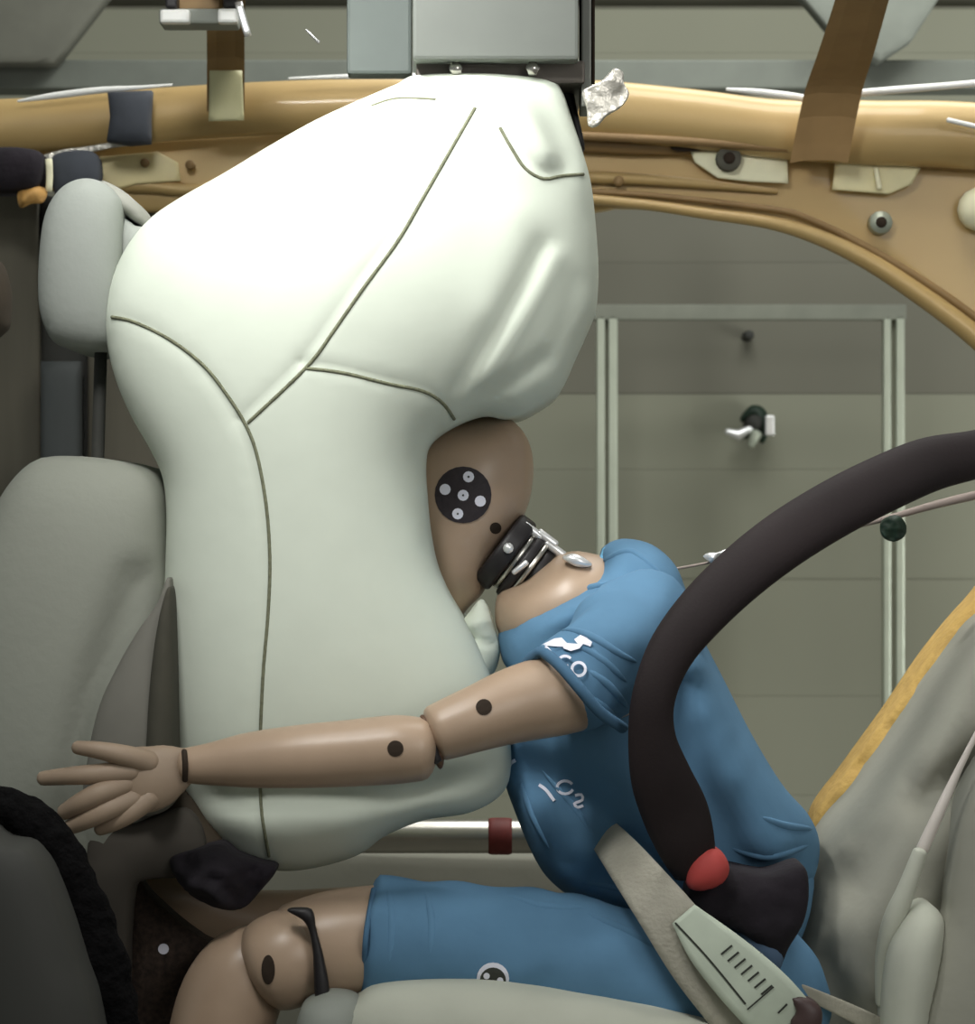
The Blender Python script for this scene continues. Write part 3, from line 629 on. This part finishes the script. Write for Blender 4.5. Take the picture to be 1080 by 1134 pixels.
# legs
tg1 = limb('thigh', [(440, 1040, -.16, 58), (400, 1042, -.165, 57), (360, 1048, -.17, 56), (325, 1056, -.17, 52)], M['skin'], du, 32, .3)
kn = limb('knee', [(338, 1058, -.18, 48), (318, 1062, -.185, 52), (300, 1070, -.185, 50)], M['skin'], du, 32, .5)
tkn = bvh(kn)
decal('joint_hole', fan(297, 1074, 7.5, 3, 20, 2.2), tkn, M['hole'], kn, .0008, .001)
limb('shin', [(296, 1062, -.165, 40), (272, 1078, -.165, 50), (252, 1115, -.165, 54), (236, 1180, -.165, 52), (222, 1260, -.165, 44)], M['skin'], du, 32)
inflate('knee_strap', [(318, 1008), (340, 1006), (347, 1012), (350, 1030), (358, 1060), (364, 1100), (350, 1110), (346, 1050), (338, 1022)], M['rubber'], du, -.235, .006, rim=.004, sp=5)
sh = limb('shorts', [(870, 1090, -.08, 74), (820, 1108, -.11, 82), (740, 1100, -.14, 80), (660, 1074, -.155, 74), (580, 1057, -.16, 70), (500, 1050, -.165, 68), (440, 1043, -.165, 66), (412, 1040, -.165, 65)], M['shirt'], du, 36, .2, nz=.006)
inflate('hip', [(770, 985), (830, 975), (895, 962), (898, 1000), (885, 1040), (864, 1078), (850, 1150), (700, 1150), (690, 1020)], M['shirt'], du, .0, .12, .45, rim=.03, sp=10)
tso = bvh(sh)
for f in ([(470, 985), (478, 1020), (476, 1070)], [(430, 985), (434, 1030), (430, 1080)], [(560, 992), (600, 1004), (650, 1008)], [(640, 1010), (690, 1030), (740, 1060)]):
    fold(f, 6, tso, sh, sink=.8)
lg = decal('badge', fan(546, 1084, 18, 3, 20), tso, M['white'], sh, .0015, .001)
decal('badge_centre', fan(546, 1086, 14.5, 3, 20), tso, M['ink'], lg, .0025, .001)
decal('badge_mark', fan(539, 1081, 3.6, 1, 10) + fan(554, 1086, 3.6, 1, 10) + fan(545, 1092, 3.6, 1, 10), tso, M['white'], lg, .0035, .001)
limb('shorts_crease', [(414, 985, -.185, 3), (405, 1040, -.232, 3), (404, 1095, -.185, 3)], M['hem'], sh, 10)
limb('far_leg', [(470, 1030, .15, 46), (400, 1024, .15, 44), (320, 1026, .13, 42), (262, 1020, .1, 38), (220, 1005, .08, 36), (185, 992, .06, 30), (160, 982, .05, 18)], M['skin'], du, 24)
# ------------------------------------------------------------ seat belt
sb = thing('seat_belt', P(780, 960, -.2), 'wide dark webbing arching over blue shirt to red buckle', 'seat belt')
ribbon('shoulder_webbing', [(1330, 470, .12, 50, 20), (1200, 478, .04, 50, 20), (1130, 490, -.02, 50, 20), (1080, 503, -.06, 54, 20), (1030, 514, -.10, 60, 20), (980, 535, -.14, 62, 20), (925, 563, -.18, 62, 20), (870, 597, -.215, 61, 20), (820, 636, -.24, 58, 18), (775, 680, -.26, 54, 15), (742, 724, -.27, 48, 10), (724, 772, -.275, 44, 0), (722, 815, -.27, 48, 0), (732, 860, -.26, 62, 0), (748, 900, -.245, 68, 0), (760, 935, -.235, 60, 0), (770, 965, -.22, 44, 0)], M['web'], sb, .014, 8, bulge=.006)
bk = inflate('buckle', [(760, 1000), (768, 972), (800, 960), (850, 968), (888, 958), (896, 985), (890, 1020), (874, 1048), (862, 1072), (842, 1052), (815, 1030), (770, 1015)], M['dark'], sb, -.165, .03, .4, rim=.03, sp=8, nz=.01, ns=20)
inflate('release_button', [(760, 972), (766, 952), (782, 938), (800, 944), (808, 962), (800, 978), (780, 986), (764, 984)], M['red'], bk, -.22, .02, .4, rim=.01, sp=5)
inflate('blue_tab', [(818, 1035), (845, 1030), (862, 1040), (868, 1062), (858, 1078), (840, 1062)], mat('blue_tab', (70, 92, 118), .7), bk, -.19, .012, .4, rim=.01, sp=6)
# lap webbing
lp = thing('lap_belt', P(850, 1130, -.25), 'pale lap belt webbing with printed scale slanting over hip', 'seat belt')
ribbon('webbing', [(640, 888, -.02, 30, 0), (662, 916, -.10, 34, 0), (692, 952, -.20, 44, 0), (735, 1008, -.245, 56, 0), (775, 1062, -.25, 66, 0), (815, 1112, -.245, 68, 0), (860, 1168, -.23, 68, 0)], M['webl'], lp, .003)
sc = ribbon('scale_strip', [(757, 1012, -.256, 30, 0), (785, 1045, -.262, 50, 0), (820, 1080, -.264, 62, 0), (850, 1110, -.262, 66, 0), (880, 1145, -.25, 66, 0)], M['webp'], lp, .004)
tsc = bvh(sc)
d = Vector((.70, .71)); 
tk = []
for i in range(7):
    x, y = 812 + i * 7.4, 1046 + i * 7.4
    tk += stroke([(x - 1, y + 1), (x - 13, y + 11)], 2.2)
tk += stroke([(857, 1093), (828, 1118)], 1.6) + stroke([(748, 1022), (785, 1062), (826, 1112)], 2) + stroke([(872, 1112), (862, 1122)], 2)
decal('scale_marks', tk, tsc, M['ink'], sc, .0012, .001)
inflate('belt_end', [(876, 1104), (896, 1106), (910, 1118), (908, 1140), (890, 1160), (876, 1134), (882, 1120)], mat('belt_end_brown', (66, 48, 46), .5), lp, -.25, .01, .4, rim=.008, sp=5)
o = ribbon('trim_strip', [(858, 1084, -.17, 10, 0), (900, 1102, -.16, 14, 0), (950, 1125, -.15, 18, 0), (1000, 1150, -.14, 20, 0)], M['webl'], None, .004)
o['label'] = 'pale strip running along seat seam right of the lap belt'; o['category'] = 'strip'
# cord with its clips
cd = limb('tether_cord', [(748, 630, -.02, 1.5), (790, 622, -.02, 1.5), (860, 606, -.01, 2), (940, 585, .0, 2.5), (990, 572, .0, 3.5), (1040, 558, .0, 4.5), (1110, 542, .0, 5), (1350, 490, .05, 5)], M['cord'], None, 10)
cd['label'] = 'thin pale tether cord passing behind the dark belt'; cd['category'] = 'cord'
o = inflate('cord_clip', [(976, 580), (984, 572), (996, 571), (1004, 582), (1002, 594), (990, 600), (978, 594)], M['green'], None, -.012, .008, .4, rim=.004, sp=4, nz=.01, ns=60)
o['label'] = 'small dark green clip hanging on the tether cord'; o['category'] = 'clip'
o = inflate('metal_clip', [(779, 616), (786, 612), (794, 612), (806, 608), (800, 618), (794, 626), (786, 622)], M['wmet'], None, -.03, .006, .4, rim=.003, sp=3, nz=.02, ns=80)
o['label'] = 'small bright metal clip on cord above the belt bend'; o['category'] = 'clip'
# ------------------------------------------------------------ lower left
o = inflate('dark_side_panel', [(-60, 925), (0, 935), (28, 940), (48, 965), (66, 1010), (84, 1065), (104, 1134), (120, 1300), (-60, 1300)], M['dgrey'], None, -.42, .05, .4, rim=.04, sp=14)
o['label'] = 'dark grey rounded panel in the bottom left corner'; o['category'] = 'panel'
o = limb('black_foam_roll', [(-30, 890, -.36, 22), (20, 905, -.36, 24), (55, 935, -.36, 26), (82, 985, -.36, 25), (102, 1040, -.36, 27), (120, 1100, -.36, 26), (135, 1200, -.36, 26)], M['black'], None, 40, step=5)
for v in o.data.vertices: v.co += Vector((noise.noise(v.co * 60), noise.noise(v.co * 61 + Vector((3, 3, 3))), noise.noise(v.co * 60 + Vector((8, 1, 2))))) * .004
o['label'] = 'rough black foam roll edging the dark grey corner panel'; o['category'] = 'foam roll'
o = inflate('dark_bundle', [(188, 952), (215, 940), (245, 934), (262, 946), (284, 954), (306, 962), (290, 985), (268, 1006), (238, 1004), (205, 985)], M['dark'], None, -.15, .04, .45, rim=.02, sp=6, nz=.02, ns=30)
o['label'] = 'dark purple cloth bundle between airbag bottom and knee'; o['category'] = 'bundle'
o = inflate('brown_shade_piece', [(186, 872), (210, 880), (228, 905), (250, 935), (245, 965), (200, 975), (180, 940)], M['brown'], None, -.11, .02, .4, rim=.02, sp=8)  # dark piece stands in for shade between hand and bag
o['label'] = 'dark brown piece painting shade between the hand and airbag bottom'; o['category'] = 'panel'
o = inflate('mesh_cover', [(148, 972), (166, 990), (196, 1018), (226, 1040), (248, 1052), (222, 1090), (206, 1134), (200, 1260), (120, 1260), (132, 1100), (142, 1040)], mat('dark_mesh', (56, 44, 36), .9, var=.5, vs=160, bump=.25, bs=120), None, -.08, .025, .4, rim=.015, sp=8)
o['label'] = 'dark brown mesh cover with a white dot beside shin'; o['category'] = 'cover'
decal('white_dot', fan(181, 1051, 6, 2, 14), bvh(o), M['white'], o, .001, .001)
bpy.context.view_layer.update()
